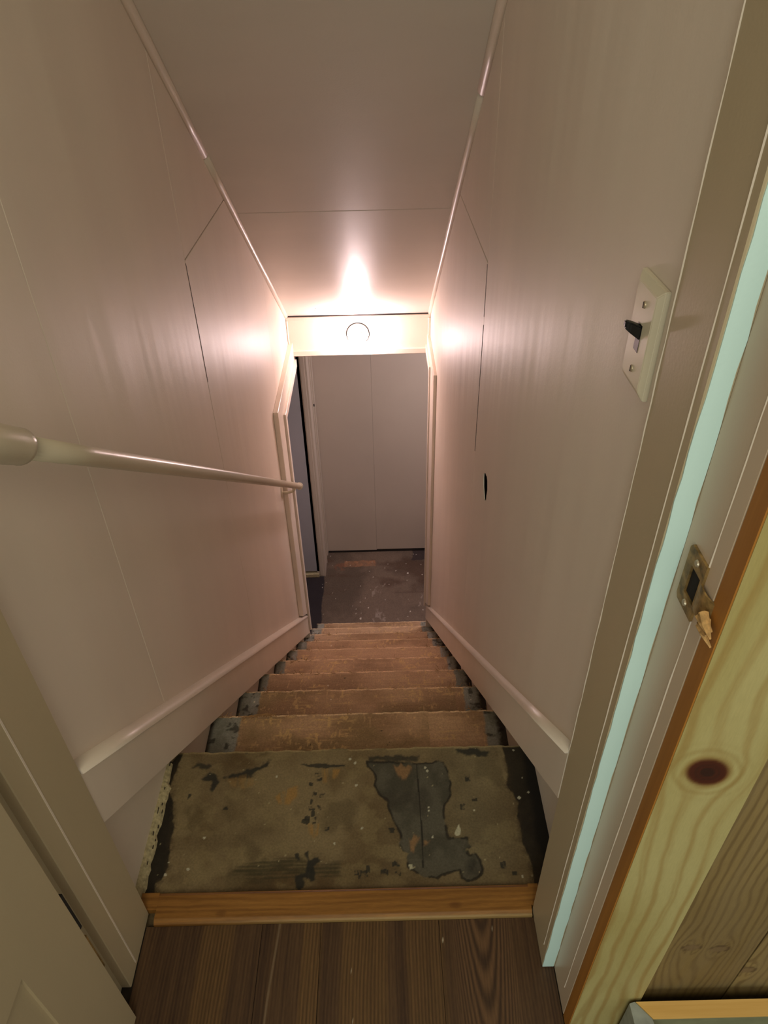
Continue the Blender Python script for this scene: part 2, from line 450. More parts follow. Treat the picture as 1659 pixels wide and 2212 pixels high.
# crack lines with lifted edges
def crack(parent, x, pts, w):
    b = bmesh.new()
    for (y0, z0), (y1, z1) in zip(pts, pts[1:]):
        d = Vector((0, y1 - y0, z1 - z0)); n = Vector((0, -d.z, d.y)).normalized() * w / 2
        vs = [b.verts.new((x, y0 + s * n.y, z0 + s * n.z)) for s in (1, -1)] + [b.verts.new((x, y1 + s * n.y, z1 + s * n.z)) for s in (-1, 1)]
        b.faces.new(vs)
        r = bmesh.ops.extrude_face_region(b, geom=[b.faces[-1]] if False else list(b.faces)[-1:])
        bmesh.ops.translate(b, verts=[e for e in r['geom'] if isinstance(e, bmesh.types.BMVert)], vec=(0.0006 if x < 0 else -0.0006, 0, 0))
    return finish('crack', b, M_shade, parent)
crack(wall_right, XR - 0.0002, [(1.553, 0.60), (1.552, 0.50), (1.553, 0.38), (1.552, 0.26)], 0.0035)
crack(wall_right, XR - 0.0002, [(1.556, 0.738), (1.553, 0.62)], 0.0022)
crack(wall_left, XL + 0.0002, [(1.62, 0.735), (1.622, 0.56), (1.62, 0.44)], 0.0022)

# ------------------------------------------------------------------ ceiling
ceil = prism('ceiling', [(YT, ZT + 0.02), (YH + 0.1, zc(YH + 0.1) + 0.02), (YH + 0.1, zc(YH + 0.1) + 0.08), (YT, ZT + 0.08)], 'x', BL - 0.05, BR + 0.05, M_ceil)
tag(ceil, 'sloping painted ceiling over the stairs', 'ceiling', kind='structure')
YS = 2.259
for a, c in ((YT, YS - 0.0015), (YS + 0.0015, YH)):
    prism('panel', [(a, zc(a)), (c, zc(c)), (c, zc(c) + 0.02), (a, zc(a) + 0.02)], 'x', XL - 0.002, XR + 0.002, M_ceil, ceil, 0.001)

for (nx_, ny_) in ((-0.29, 3.10), (-0.285, 3.075), (-0.25, 3.09), (-0.215, 3.10), (-0.03, 3.11), (0.045, 3.12), (0.05, 3.09)):
    box('nail_hole', (nx_, ny_, zc(ny_) - 0.0012), (nx_ + 0.004, ny_ + 0.004, zc(ny_) + 0.002), M_gasket, ceil)
# quarter round mouldings in the two ceiling corners, each of several lengths
def corner_moulding(name, side, cuts, label):
    root = empty(name, (side, 1.8, zc(1.8)), label, 'moulding', kind='structure')
    s = 1 if side < 0 else -1
    n = Vector((0, -MC, -1)).normalized()      # into the room, off the ceiling
    for k, (a, c) in enumerate(zip(cuts, cuts[1:])):
        rings = []
        off = random.uniform(-0.0015, 0.0015); steps = 10
        for i in range(steps + 1):
            y = a + 0.002 + (c - a - 0.004) * i / steps
            p = Vector((side, y, zc(y)))
            wob = 0.0012 * math.sin(y * 9 + k)
            r = 0.0145 + off + wob
            ring = [p + Vector((-s * 0.004, 0, 0)) - n * 0.004]
            for q in range(6):
                t = math.pi / 2 * q / 5
                ring.append(p + Vector((s * r * math.cos(t), 0, 0)) + n * r * math.sin(t))
            rings.append(ring)
        finish('moulding_piece', bm_sweep(rings), M_trim, root, True)
    return root
corner_moulding('trim_1', XL, [YT, 1.975, YH - 0.001], 'thin rounded moulding along the left edge of the sloping ceiling')
corner_moulding('trim_2', XR, [YT, 1.778, YH - 0.001], 'thin rounded moulding along the right edge of the sloping ceiling')

# ------------------------------------------------------------------ skirts that follow the stairs
def skirt(name, x0, x1, ya, yb, top, bot, label):
    lo, hi = min(x0, x1), max(x0, x1)
    o = prism(name, [(ya, bot(ya)), (yb, bot(yb)), (yb, top(yb)), (ya, top(ya))], 'x', lo, hi, M_trim, None, 0.0012)
    tag(o, label, 'skirting board', kind='structure')
    # cap: a rounded batten lying on the top edge, slightly proud
    inward = 1 if x0 > x1 else -1          # x0 = face, x1 = wall side
    n = Vector((0, MS, 1)).normalized()
    rings = []
    for i in range(13):
        y = ya + 0.001 + (yb - 0.012 - ya) * i / 12
        p = Vector((x0, y, top(y)))
        ring = [p + Vector((-inward * 0.028, 0, 0)), p + Vector((inward * 0.004, 0, 0))]
        for q in range(6):
            t = math.pi / 2 * q / 5
            ring.append(p + Vector((inward * (0.004 - 0.024 * (1 - math.cos(t))), 0, 0)) + n * (0.001 + 0.011 * math.sin(t)))
        ring.append(p + Vector((-inward * 0.028, 0, 0)) + n * 0.012)
        rings.append(ring)
    finish('cap_moulding', bm_sweep(rings), M_trim, o, True)
    return o
skirt('baseboard_left', -0.412, BL, 0.546, 2.655, sl_top, sl_bot, 'sloping painted skirting board down the left side of the stairs')
skirt('baseboard_right', 0.231, BR, 0.538, 2.955, sr_top, sr_bot, 'sloping painted skirting board down the right side of the stairs')

# ------------------------------------------------------------------ opening at the foot of the stairs
# left casing: vertical board, then level along the wall under the header
o = prism('trim_3', [(2.50, sl_top(2.50) + .022), (2.665, sl_top(2.665) + .022 - .0), (2.665, -0.268), (YH + 0.02, -0.268), (YH + 0.02, -0.142), (2.50, -0.142)], 'x', XL, -0.412, M_trim, None, 0.0015)
tag(o, 'angled painted casing on the left wall at the foot of the stairs', 'door casing', kind='structure')
prism('stop_strip', [(2.632, sl_top(2.632) - .1), (2.668, sl_top(2.668) - .1), (2.668, -0.262), (YH, -0.262), (YH, -0.226), (2.632, -0.226)], 'x', -0.4125, -0.402, M_trim, o, 0.001)
box('post', (BL - 0.02, 2.656, ZF), (-0.414, 2.669, -0.27), M_trim, o)
o = prism('trim_4', [(2.74, sr_top(2.74) + .024), (2.955, sr_top(2.955) + .024), (2.955, -0.205), (YH + 0.02, -0.205), (YH + 0.02, -0.115), (2.74, -0.115)], 'x', 0.226, XR, M_trim, None, 0.0015)
tag(o, 'narrow painted casing on the right wall at the foot of the stairs', 'door casing', kind='structure')
prism('stop_strip', [(2.925, sr_top(2.925)), (2.958, sr_top(2.958)), (2.958, -0.20), (YH, -0.20), (YH, -0.165), (2.925, -0.165)], 'x', 0.219, 0.2265, M_trim, o, 0.001)
box('post', (0.233, 2.931, ZF), (BR + 0.02, 2.957, sr_bot(2.95) + .1), M_trim, o)
# header
o = box('trim_5', (XL, YH, ZHB), (XR, YH + 0.09, ZHT + 0.03), M_trim)
tag(o, 'low painted header board with the bare lamp holder on it', 'header', kind='structure')
box('top_batten', (XL + 0.002, YH - 0.010, ZHT - 0.019), (XR - 0.002, YH, ZHT - 0.003), M_trim, o, 0.002)
box('shadow_gap', (XL + 0.002, YH - 0.006, ZHT - 0.003), (XR - 0.002, YH, ZHT + 0.002), M_shade, o)
box('bottom_batten', (XL + 0.006, YH - 0.012, ZHB - 0.001), (XR - 0.005, YH, ZHB + 0.027), M_trim, o, 0.0025)
box('end_batten', (XR - 0.012, YH - 0.012, ZHB + 0.03), (XR - 0.001, YH, ZHT - 0.019), M_trim, o, 0.002)
box('end_batten', (XL + 0.001, YH - 0.012, ZHB + 0.03), (XL + 0.008, YH, ZHT - 0.019), M_trim, o, 0.002)

# ------------------------------------------------------------------ lower lobby
YB = 4.17
wb = box('wall_back', (-1.05, YB + 0.02, ZF - 0.1), (1.05, YB + 0.1, 0.1), M_dark)
tag(wb, 'grey beige wall facing the foot of the stairs', 'wall', kind='structure')
box('panel', (-0.44, YB, ZF + 0.014), (-0.0603, YB + 0.02, 0.1), M_lowwall, wb, 0.001)
box('panel', (-0.0597, YB, ZF + 0.020), (1.05, YB + 0.02, 0.1), M_lowwall, wb, 0.001)
w = box('wall_lower_side', (-0.50, 3.90, ZF), (-0.44, YB + 0.02, 0.1), M_lowwall)
tag(w, 'narrow return wall left of the lower back wall', 'wall', kind='structure')
box('corner_trim', (-0.478, 3.896, ZF + 0.012), (-0.452, 3.902, 0.1), M_lowwall, w, 0.002)
box('corner_bead', (-0.4405, 4.03, ZF + 0.012), (-0.434, 4.045, 0.1), M_lowwall, w, 0.001)
box('corner_bead', (-0.4405, 4.12, ZF + 0.012), (-0.432, 4.165, 0.1), M_lowwall, w, 0.001)
b = bm_tube([(-0.4405, 4.10, -0.985), (-0.433, 4.10, -0.985)], 0.008, 10)
finish('nail_hole', b, M_dark, w)
w = box('wall_lower_left', (-1.05, 2.60, ZF), (-1.0, 3.95, 0.1), M_lowwall)
tag(w, 'hidden side wall of the lower lobby on the left', 'wall', kind='structure')
w = box('wall_lower_front', (-1.0, 2.60, ZF), (BL - 0.062, 2.65, 0.1), M_lowwall)
tag(w, 'lobby wall under the stairs, behind the left casing', 'wall', kind='structure')
w = box('wall_lower_right', (1.0, 2.88, ZF), (1.05, YB + .02, 0.1), M_lowwall)
tag(w, 'far right side wall of the lower lobby', 'wall', kind='structure')
w = box('wall_lower_front', (BR + 0.062, 2.88, ZF), (1.0, 2.93, 0.1), M_lowwall)
tag(w, 'lobby wall under the stairs, behind the right casing', 'wall', kind='structure')
c2 = box('ceiling', (-1.05, YH + 0.091, 0.1), (1.05, YB + 0.1, 0.15), M_lowwall)
tag(c2, 'ceiling of the lower lobby behind the header', 'ceiling', kind='structure')
d = box('door_2', (-1.0, 3.90, ZF + 0.05), (-0.4808, 3.93, -0.05), M_blue, None, 0.002)
tag(d, 'plain blue grey closet door at the far left of the lower lobby', 'door', kind='structure')
box('closet_sill', (-1.0, 3.885, ZF), (-0.486, 3.93, ZF + 0.035), M_plaster, d, 0.004)
box('closet_gap', (-1.0, 3.931, ZF), (-0.4785, 3.95, 0.1), M_dark, d)

def lowfloor_col(A, B):
    x = A - 1.0; y = B + 2.60
    n = fbm(x * 5, y * 5, 1); f = fbm(x * 30, y * 30, 2)
    c = mix(lin(96, 82, 70)[None, None], lin(122, 104, 90)[None, None], sstep(0.3, 0.7, n))
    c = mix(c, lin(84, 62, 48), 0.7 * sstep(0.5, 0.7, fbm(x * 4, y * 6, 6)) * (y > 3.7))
    wob = 0.02 * (fbm(x * 18, y * 18, 4) - 0.5)
    tar = sstep(-0.004, 0.004, -0.449 + wob - x)
    c = mix(c, lin(44, 38, 42) * (0.7 + 0.8 * n[..., None]), tar)
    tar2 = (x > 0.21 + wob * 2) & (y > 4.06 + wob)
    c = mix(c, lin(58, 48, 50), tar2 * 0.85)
    # worn orange patch
    d = np.maximum(np.abs(x + 0.19 + wob) - 0.115, np.abs(y - 4.03 + wob) - 0.033)
    c = mix(c, lin(176, 126, 92), 0.8 * sstep(0.006, -0.006, d) * (0.5 + 0.5 * sstep(0.35, 0.6, f)))
    d = np.hypot((x + 0.33) / 0.06, (y - 4.0) / 0.05)
    c = mix(c, lin(140, 92, 68), 0.6 * sstep(1.1, 0.6, d) * sstep(0.4, 0.6, f))
    # pale scrapes and specks
    s = sstep(0.66, 0.74, fbm(x * 40, y * 22, 9, 3)) * sstep(0.45, 0.7, fbm(x * 6, y * 6, 12)) * (x > -0.1)
    c = mix(c, lin(165, 150, 138), 0.8 * s * (y < 3.85))
    r = np.random.RandomState(5)
    for _ in range(46):
        px, py = r.uniform(-0.46, 0.3), r.uniform(3.45, 4.15)
        rr = r.uniform(0.0016, 0.0034) * (1.8 if r.rand() < 0.12 else 1)
        c = mix(c, lin(220, 212, 200), (np.hypot(x - px, (y - py) * 0.6) < rr) * 0.9)
    return c
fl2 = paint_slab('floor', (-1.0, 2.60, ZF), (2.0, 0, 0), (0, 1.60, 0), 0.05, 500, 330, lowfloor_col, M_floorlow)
tag(fl2, 'scraped grey brown floor of the lower lobby', 'floor', kind='structure')
box('floor_edge_gap', (-0.44, YB - 0.004, ZF), (1.0, YB + 0.001, ZF + 0.012), M_dark, fl2)

# ------------------------------------------------------------------ staircase
stairs = empty('staircase', (-0.08, Y0, Z0 - RISE), 'worn steep wooden stairs with glue and carpet remnants on the treads', 'staircase')
def fuzz_edge(seed, amp=0.0035, L=0.0):
    def f(A, B):
        b1 = B.max()
        k = sstep(b1 - 0.02, b1, B)
        return A, B + k * amp * (fbm(A * 60, A * 0 + seed, seed) - 0.5) * 2
    return f
NOSE = lambda B, w=0.004: sstep(B.max() - w, B.max() - w * 0.3, B)  # mask for the edge highlight put into the nosing colour

def top_col(A, B):
    x = A + BL; y = B + 0.53
    wx = x + 0.005 * (fbm(x * 90, y * 90, 21) - 0.5); wy = y + 0.008 * (fbm(x * 90, y * 90, 22) - 0.5)
    n = fbm(x * 7, y * 9, 1); f = fbm(x * 120, y * 120, 2); st = fbm(x * 130, y * 14, 3)
    c = mix(lin(116, 98, 68)[None, None], lin(148, 129, 94)[None, None], sstep(0.3, 0.7, n))
    c = mix(c, lin(92, 68, 34), 0.7 * sstep(0.42, 0.7, fbm(x * 9, y * 9, 31)) * sstep(0.1, -0.15, x))
    c = mix(c, lin(160, 142, 100), 0.35 * sstep(0.5, 0.7, fbm(x * 26, y * 34, 37)))
    c = mix(c, lin(84, 70, 44), 0.45 * sstep(0.55, 0.72, fbm(x * 17, y * 12, 39)))
    c = mix(c, lin(128, 122, 96), 0.5 * sstep(0.05, 0.2, x) * sstep(0.25, 0.1, x))
    c = mix(c, lin(84, 66, 42), 0.5 * sstep(0.50, 0.57, 0.60 - y + 0.5) )
    dk = lin(40, 42, 38); rim = lin(34, 30, 24)
    # main bare patch
    d = sdist(wx, wy, STAIN)
    inside = sstep(0.001, -0.001, d)
    sc = mix(lin(80, 76, 62)[None, None], lin(100, 95, 80)[None, None], sstep(0.35, 0.65, fbm(x * 22, y * 22, 5)))
    sc = mix(sc, lin(64, 58, 48), 0.6 * sstep(0.5, 0.7, fbm(x * 14, y * 14, 8)))
    c = mix(c, sc, inside)
    c = mix(c, rim, 0.85 * sstep(0.0032, 0.0012, np.abs(d)) * sstep(0.25, 0.45, fbm(x * 50, y * 50, 14)))
    for P in (TAN1, TAN2, TAN3):
        d = sdist(x + 0.012 * (st - 0.5), y + 0.02 * (fbm(x * 200, y * 10, 6) - 0.5), P)
        c = mix(c, lin(160, 122, 82), 0.85 * sstep(0.002, -0.004, d))
    # seam
    for (ax, ay), (bx, by) in zip(SEAM, SEAM[1:]):
        t = np.clip((y - ay) / (by - ay), 0, 1)
        on = (y <= max(ay, by)) & (y >= min(ay, by))
        c = mix(c, rim * 0.7, 0.8 * on * (np.abs(x - (ax + t * (bx - ax))) < 0.0012))
    d = sdist(wx, wy, SCUFF); c = mix(c, lin(38, 36, 32), 0.6 * sstep(0.004, -0.01, d))
    # tar along both walls
    for P in (TARL, TARR):
        d = sdist(wx, wy, P)
        k = lin(26, 21, 15) * (0.2 + 1.3 * f[..., None] ** 2)
        c = mix(c, k, sstep(0.0015, -0.0015, d) * (0.93 if P is TARL else 0.88))
        c = mix(c, lin(70, 56, 36), 0.5 * sstep(0.010, 0.0, np.abs(d)) * (f > 0.5))
    d = sdist(wx, wy, TARR2); c = mix(c, lin(16, 13, 11), 0.85 * sstep(0.006, -0.008, d))
    for P, a in ((MOLD1, .9), (MOLD2, .8), (MOLD3, .8), (MOLD4, .9), (MOLD5, .9)):
        d = sdist(wx, wy, P)
        c = mix(c, dk, a * sstep(0.003, -0.003, d + 0.010 * (f - 0.42)))
    d = sdist(wx, wy, LENS); c = mix(c, dk, 0.85 * sstep(0.0018, 0, d))
    for P in (OR1, OR2, OR3, OR4):
        d = sdist(x + 0.015 * (st - 0.5), y, P)
        c = mix(c, lin(176, 134, 72), (0.8 if P is not OR4 else .35) * sstep(0.003, -0.003, d) * sstep(0.35, 0.55, fbm(x * 160, y * 22, 16)))
    d = sdist(wx, wy, HATCH)
    rows = 0.5 + 0.5 * np.sin(y * 900 + 4 * n)
    c = mix(c, lin(66, 60, 36), 0.75 * sstep(0.004, -0.006, d) * sstep(0.3, 0.62, fbm(x * 30, y * 150, 17) * 0.75 + 0.25 * rows))
    for P in (BLOB, BLOB2):
        d = sdist(wx, wy, P); c = mix(c, dk * 0.85, 0.9 * sstep(0.002, -0.002, d + 0.008 * (f - 0.5)))
    r = np.random.RandomState(2)
    for (px, py) in DOTS + DOTS2:
        w_, h_ = r.uniform(0.003, 0.007, 2)
        c = mix(c, dk, 0.85 * (np.maximum(np.abs(wx - px) / w_, np.abs(wy - py) / h_) < 1) * sstep(0.3, 0.5, f))
    for P in (DRIP, DRIP2):
        c = mix(c, lin(205, 200, 170), sstep(0.001, 0, sdist(x, y, P)))
    for (px, py) in WDOT:
        c = mix(c, lin(205, 200, 175), np.hypot(x - px, y - py) < r.uniform(0.0016, 0.003))
    for _ in range(60):
        px, py = r.uniform(BL, BR), r.uniform(0.57, 0.86)
        c = mix(c, lin(180, 168, 130), 0.8 * (np.hypot(x - px, y - py) < r.uniform(0.0008, 0.0016)))
    c = mix(c, lin(190, 165, 120), 0.6 * NOSE(B, 0.005) * sstep(0.3, 0.5, fbm(x * 40, x * 0, 19)))
    return c
t0 = paint_slab('top_tread', (BL, 0.53, Z0), (BR - BL, 0, 0), (0, Y0 - 0.53, 0), 0.034, 430, 200, top_col, M_toptread, stairs, edgefn=fuzz_edge(3))
t0['label'] = 'wide top tread with dark peeling stains and black tar at both ends'

TW = {1: (-0.375, 0.238), 2: (-0.385, 0.226), 3: (-0.415, 0.233), 4: (-0.405, 0.236), 5: (-0.400, 0.236), 6: (-0.395, 0.225), 7: (-0.392, 0.220), 8: (-0.385, 0.208), 9: (-0.40, 0.22)}
def tread_col(k):
    a, c_ = TW[k]
    r = np.random.RandomState(40 + k)
    def f_(A, B):
        x = A + BL; y = B
        n = fbm(x * 6, y * 12, k); g = fbm(x * 12, y * 260, k + 50); f = fbm(x * 140, y * 140, k + 3)
        c = mix(lin(146, 114, 84)[None, None], lin(176, 142, 110)[None, None], sstep(0.3, 0.7, n))
        c = c * (0.86 + 0.28 * g[..., None])
        if k <= 2: c = mix(c, lin(118, 100, 62), 0.6 * sstep(0.35, 0.65, fbm(x * 5, y * 7, k + 9)) * (x < 0.0 + 0.1 * k))
        wl = a + 0.012 * (fbm(y * 60, y * 0 + k, 5) - 0.5); wr = c_ + 0.014 * (fbm(y * 60, y * 0 + k, 8) - 0.5)
        gray = mix(lin(120, 118, 106)[None, None], lin(142, 140, 130)[None, None], sstep(0.3, 0.7, fbm(x * 25, y * 25, k + 7)))
        gray = mix(gray, lin(50, 46, 40), 0.8 * sstep(0.6, 0.7, fbm(x * 60, y * 60, k + 12)))
        m = np.maximum(sstep(0.003, -0.003, x - wl), sstep(-0.003, 0.003, x - wr))
        c = mix(c, gray, m)
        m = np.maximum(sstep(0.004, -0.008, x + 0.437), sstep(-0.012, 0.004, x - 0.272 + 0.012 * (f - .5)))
        c = mix(c, lin(38, 24, 18), 0.9 * m)  # shade under the skirts painted into both tread ends
        # pale dried glue in scattered combed smears
        msk = sstep(0.50, 0.68, fbm(x * 10 + k, y * 14, k + 20)) * (m < 0.5) * (x > wl) * (x < wr)
        gl = np.maximum(sstep(0.60, 0.70, fbm(x * 110 + 1.3, y * 60, k + 77)), sstep(0.62, 0.72, fbm(x * 22 + 3.7, y * 380, k + 71)))
        c = mix(c, lin(200, 164, 112), 0.75 * msk * gl)
        gl = sstep(0.70, 0.78, fbm(x * 150, y * 60, k + 33))
        c = mix(c, lin(198, 160, 116), 0.6 * gl * (x > wl) * (x < wr))
        for _ in range(14):
            px, py = r.uniform(BL, BR), r.uniform(0.05, 0.28)
            rr = r.uniform(0.0012, 0.0028)
            c = mix(c, lin(40, 30, 24) if r.rand() < .5 else lin(215, 205, 185), 0.9 * (np.hypot(x - px, y - py) < rr))
        c = mix(c, lin(232, 200, 160), 0.9 * NOSE(B, 0.005) * sstep(0.25, 0.5, fbm(x * 30, x * 0 + k, 19)))  # painted highlight along the nosing
        return c
    return f_
for k in range(1, 10):
    yn = Y0 + k * RUN; z = Z0 - k * RISE
    nx = 330 if k < 4 else 240; ny = 120 if k < 4 else 80
    paint_slab('tread', (BL, yn - RUN - 0.045, z), (BR - BL, 0, 0), (0, RUN + 0.045, 0), 0.03, nx, ny, tread_col(k), M_tread, stairs, edgefn=fuzz_edge(k + 5, 0.003))
for k in range(0, 10):
    yn = Y0 + k * RUN; z = Z0 - k * RISE
    box('riser', (BL, yn - 0.045, z - RISE + 0.0), (BR, yn - 0.026, z - 0.034), M_riser, stairs)
for xx in (BL + 0.0005, BR - 0.0105):
    pass
# frayed jute threads left on the nosings
for k in range(1, 8):
    yn = Y0 + k * RUN; z = Z0 - k * RISE
    b = bmesh.new(); r = random.Random(k)
    spots = [(-0.36, 0.05, 14), (0.20, 0.03, 8), (r.uniform(-.3, .2), 0.25, 12)]
    for cx, sp, n in spots:
        for _ in range(n):
            x = cx + r.gauss(0, sp); x = max(-0.42, min(0.25, x))
            p = Vector((x, yn + r.uniform(-0.006, 0.0), z + 0.001)); pts = [p]
            d = Vector((r.uniform(-1, 1), r.uniform(-.3, .5), r.uniform(0, .7))).normalized()
            for i in range(4):
                d = (d + Vector((r.uniform(-.7, .7), r.uniform(-.4, .4), r.uniform(-.5, .35)))).normalized()
                q = pts[-1] + d * r.uniform(0.003, 0.006)
                q.z = max(q.z, z + 0.001) if q.y < yn else q.z
                pts.append(q)
            bm_tube(pts, 0.0007, 3, b)
    f_ = finish('carpet_fibre', b, M_fibre, stairs); f_['kind'] = 'stuff'
# the rolled tuft on the second step, left
b = bmesh.new(); r = random.Random(3)
for _ in range(26):
    x0 = -0.335 + r.gauss(0, 0.028); pts = []
    for i in range(6):
        t = i / 5
        pts.append(Vector((x0 + 0.02 * (t - .5) + r.uniform(-.003, .003), Y0 + RUN - 0.004 + r.uniform(-.004, .003), Z0 - RISE + 0.002 + 0.009 * math.sin(math.pi * t) * math.exp(-((x0 + .31) / .03) ** 2) + r.uniform(0, .002))))
    bm_tube(pts, 0.0009, 3, b)
f_ = finish('carpet_fibre', b, M_fibre, stairs); f_['kind'] = 'stuff'

# crumbling strip of paint between left wall and top tread
b = bmesh.new(); r = random.Random(9)
pts = [(0.565, 0), (0.60, 0), (0.64, 0), (0.68, 0), (0.72, 0), (0.76, 0), (0.80, 0), (0.835, 0)]
n = 26; rings = []
for i in range(n + 1):
    y = 0.562 + (0.838 - 0.562) * i / n
    wdt = 0.0165 + 0.0015 * r.uniform(-1, 1) - (0.006 if i > 21 else 0)
    if i in (7, 12, 13, 18): wdt *= 0.8
    h = 0.009 + 0.0008 * r.uniform(-1, 1)
    rings.append([Vector((BL, y, Z0)), Vector((BL + wdt, y, Z0)), Vector((BL + wdt * 0.8, y, Z0 + h * 0.6)), Vector((BL + wdt * 0.35, y, Z0 + h)), Vector((BL, y, Z0 + h * 1.1))])
finish('crumbling_paint_edge', bm_sweep(rings), M_plaster, wall_left)
b = bmesh.new()
for i in range(11):
    y = 0.57 + 0.26 * r.random(); x = BL + r.uniform(0.004, 0.014)
    bm_box((x, y, Z0 + 0.0075), (x + r.uniform(0.0008, .0016), y + r.uniform(0.003, .010), Z0 + 0.0105), 0, 1, b)
f_ = finish('dark_flakes', b, M_sub, wall_left); f_['kind'] = 'stuff'

# ------------------------------------------------------------------ upper floor: laminate planks and edge strip
fl = box('floor', (-1.5, -2.4, -0.06), (1.5, 0.5255, -0.009), M_sub)
tag(fl, 'brown wood look laminate floor at the top of the stairs', 'floor', kind='structure')
seams = [-0.53, -0.4093, -0.217, -0.120, 0.074, 0.2495, 0.376, 0.476]
LC = [((74, 52, 38), (116, 86, 60)), ((76, 54, 40), (118, 86, 60)), ((74, 54, 38), (132, 100, 66)), ((72, 52, 40), (112, 84, 62)), ((80, 58, 42), (164, 122, 82)), ((70, 50, 38), (112, 84, 58)), ((76, 56, 38), (128, 98, 66)), ((72, 52, 40), (134, 100, 70)), ((72, 52, 40), (122, 90, 66)), ((74, 54, 40), (112, 84, 60))]
for i in range(7):
    x0, x1 = seams[i], seams[i + 1]
    def cf(A, B, i=i, x0=x0):
        x = A + x0; y = B - 0.35
        w = 0.006 * (fbm(x * 14, y * 5, 3) - 0.5)
        fine = fbm(x * 420, y * 9, 40); mid = fbm(x * 130, y * 2.2, 41)
        broad = sstep(0.3, 0.7, fbm(x * 30 + 0.6 * y, y * 1.6, 60))
        lines = 0.5 + 0.5 * np.sin((x + w + 0.02 * np.sin(y * 4)) * 1150)
        t = 0.22 * lines + 0.55 * fine + 0.4 * mid + 0.25 * broad - 0.42
        base = mix(lin(66, 46, 33)[None, None], lin(112, 84, 56)[None, None], np.clip(t, 0, 1))
        def zone(a, b_, s=0.006): return sstep(a - s, a + s, x + w) * sstep(b_ + s, b_ - s, x + w)
        # olive banded zones
        oz = zone(-0.315, -0.262) + zone(-0.150, -0.118, 0.003) + zone(-0.085, -0.012) + zone(0.018, 0.080) * 0.8
        c = mix(base, mix(lin(84, 62, 36)[None, None], lin(134, 100, 60)[None, None], lines * 0.7 + 0.3 * fine), np.clip(oz, 0, 1) * 0.6)
        # thin pale line and the lens shaped heartwood flame
        ln = np.abs(x + 0.192 + 0.05 * (0.5 - y) * 0.6 + 0.003 * np.sin(y * 20))
        c = mix(c, lin(140, 118, 92), 0.6 * sstep(0.0024, 0.0008, ln))
        if i == 2:
            pass
        if i == 1:
            u = x + 0.120 + 0.0
            lens = (-u) - 0.030 * np.clip((y - 0.36) / 0.16, 0, 1) ** 1.4
            c = mix(c, lin(176, 130, 88), 0.8 * sstep(0.003, -0.002, lens + 0.0) * sstep(0.37, 0.43, y))
            c = mix(c, lin(48, 34, 26), 0.8 * sstep(0.004, 0.001, np.abs(lens - 0.005)))
            c = mix(c, lin(168, 124, 84), 0.6 * sstep(0.004, 0.0015, np.abs(lens - 0.013)))
        # cathedral figure
        g = (x - 0.142 - 0.02 * (y - 0.45)) ** 2 * 95 - (y - 0.445) * 0.55 + w
        in_c = sstep(0.062, 0.035, np.abs(x - 0.142)) * sstep(0.02, 0.0, -g - 0.0 + 0 * g)
        ring = 0.5 + 0.5 * np.sin(g * 210)
        fc = mix(lin(58, 42, 32)[None, None], lin(140, 104, 72)[None, None], ring * (0.6 + 0.4 * fine))
        c = mix(c, fc, 0.6 * sstep(0.060, 0.030, np.abs(x - 0.142)) * (0.55 + 0.45 * sstep(0.30, 0.44, y)))
        c = c * (0.78 + 0.44 * fbm(x * 700, y * 40, 9)[..., None])
        edge = np.minimum(A, A.max() - A)
        c = mix(c, c * 0.7, sstep(0.0008, 0.0003, edge))
        rr = np.random.RandomState(i)
        for _ in range(9):
            px, py = rr.uniform(x0, x0 + 0.1), rr.uniform(-0.1, 0.52)
            c = mix(c, lin(190, 175, 150), np.hypot(x - px, y - py) < rr.uniform(0.0008, 0.0018))
        return c
    ye = 0.5245 if x0 > -0.42 and x1 < 0.28 else (0.36 if x0 > 0 else 0.39)
    xa, xb = x0 + 0.0003, x1 - 0.0003
    if i == 2 - 0 and False: pass
    paint_slab('plank', (xa, -0.35, 0.0), (xb - xa, 0, 0), (0, ye + 0.35, 0), 0.0085, max(60, int((xb - xa) / 0.0012)), int(170 * (ye + 0.35) / 0.87), cf, M_lam, fl)
    box('plank', (xa, -2.3, -0.0085), (xb, -0.352, 0), M_sub, fl)
for x0 in (-1.5, -1.27, -1.04, -0.81, 0.476, 0.70, 0.92, 1.14, 1.36):
    box('plank', (x0 + .0005, -2.3, -0.0085), (min(x0 + .2295 if x0 < 0 else x0 + .2195, -0.5305 if x0 < 0 else 1.5), 0.33, 0), M_sub, fl)

def strip_col(A, B):
    x = A; y = B
    w = 0.012 * (fbm(x * 7, y * 30, 5) - 0.5)
    g = 0.5 + 0.5 * np.sin((y + w + 0.02 * fbm(x * 5, y * 20, 15)) * 620)
    f = fbm(x * 12, y * 420, 7); br = fbm(x * 3.5, y * 60, 8)
    t = np.clip(0.28 * g + 0.55 * f + 0.6 * br - 0.2, 0, 1)
    c = mix(lin(118, 74, 30)[None, None], lin(190, 134, 66)[None, None], t)
    kn = np.hypot((x - 0.50) / 0.012, (y - 0.018) / 0.006); c = mix(c, lin(96, 52, 24), 0.5 * sstep(1.3, 0.3, kn))
    kn = np.hypot((x - 0.11) / 0.010, (y - 0.014) / 0.006); c = mix(c, lin(96, 56, 26), 0.4 * sstep(1.3, 0.3, kn))
    c = mix(c, lin(188, 160, 106), 0.7 * sstep(0.0045, 0.002, y) * sstep(0.0, 0.35, x))
    return c
sx0, sx1 = -0.427, 0.246
st = empty('threshold_strip', ((sx0 + sx1) / 2, 0.55, 0), 'orange oak edge strip between the laminate and the old top tread', 'threshold')
def strip_disp(A, B): return -0.005 * sstep(0.010, 0.0, B) ** 1.5 - 0.004 * sstep(B.max() - 0.006, B.max(), B)
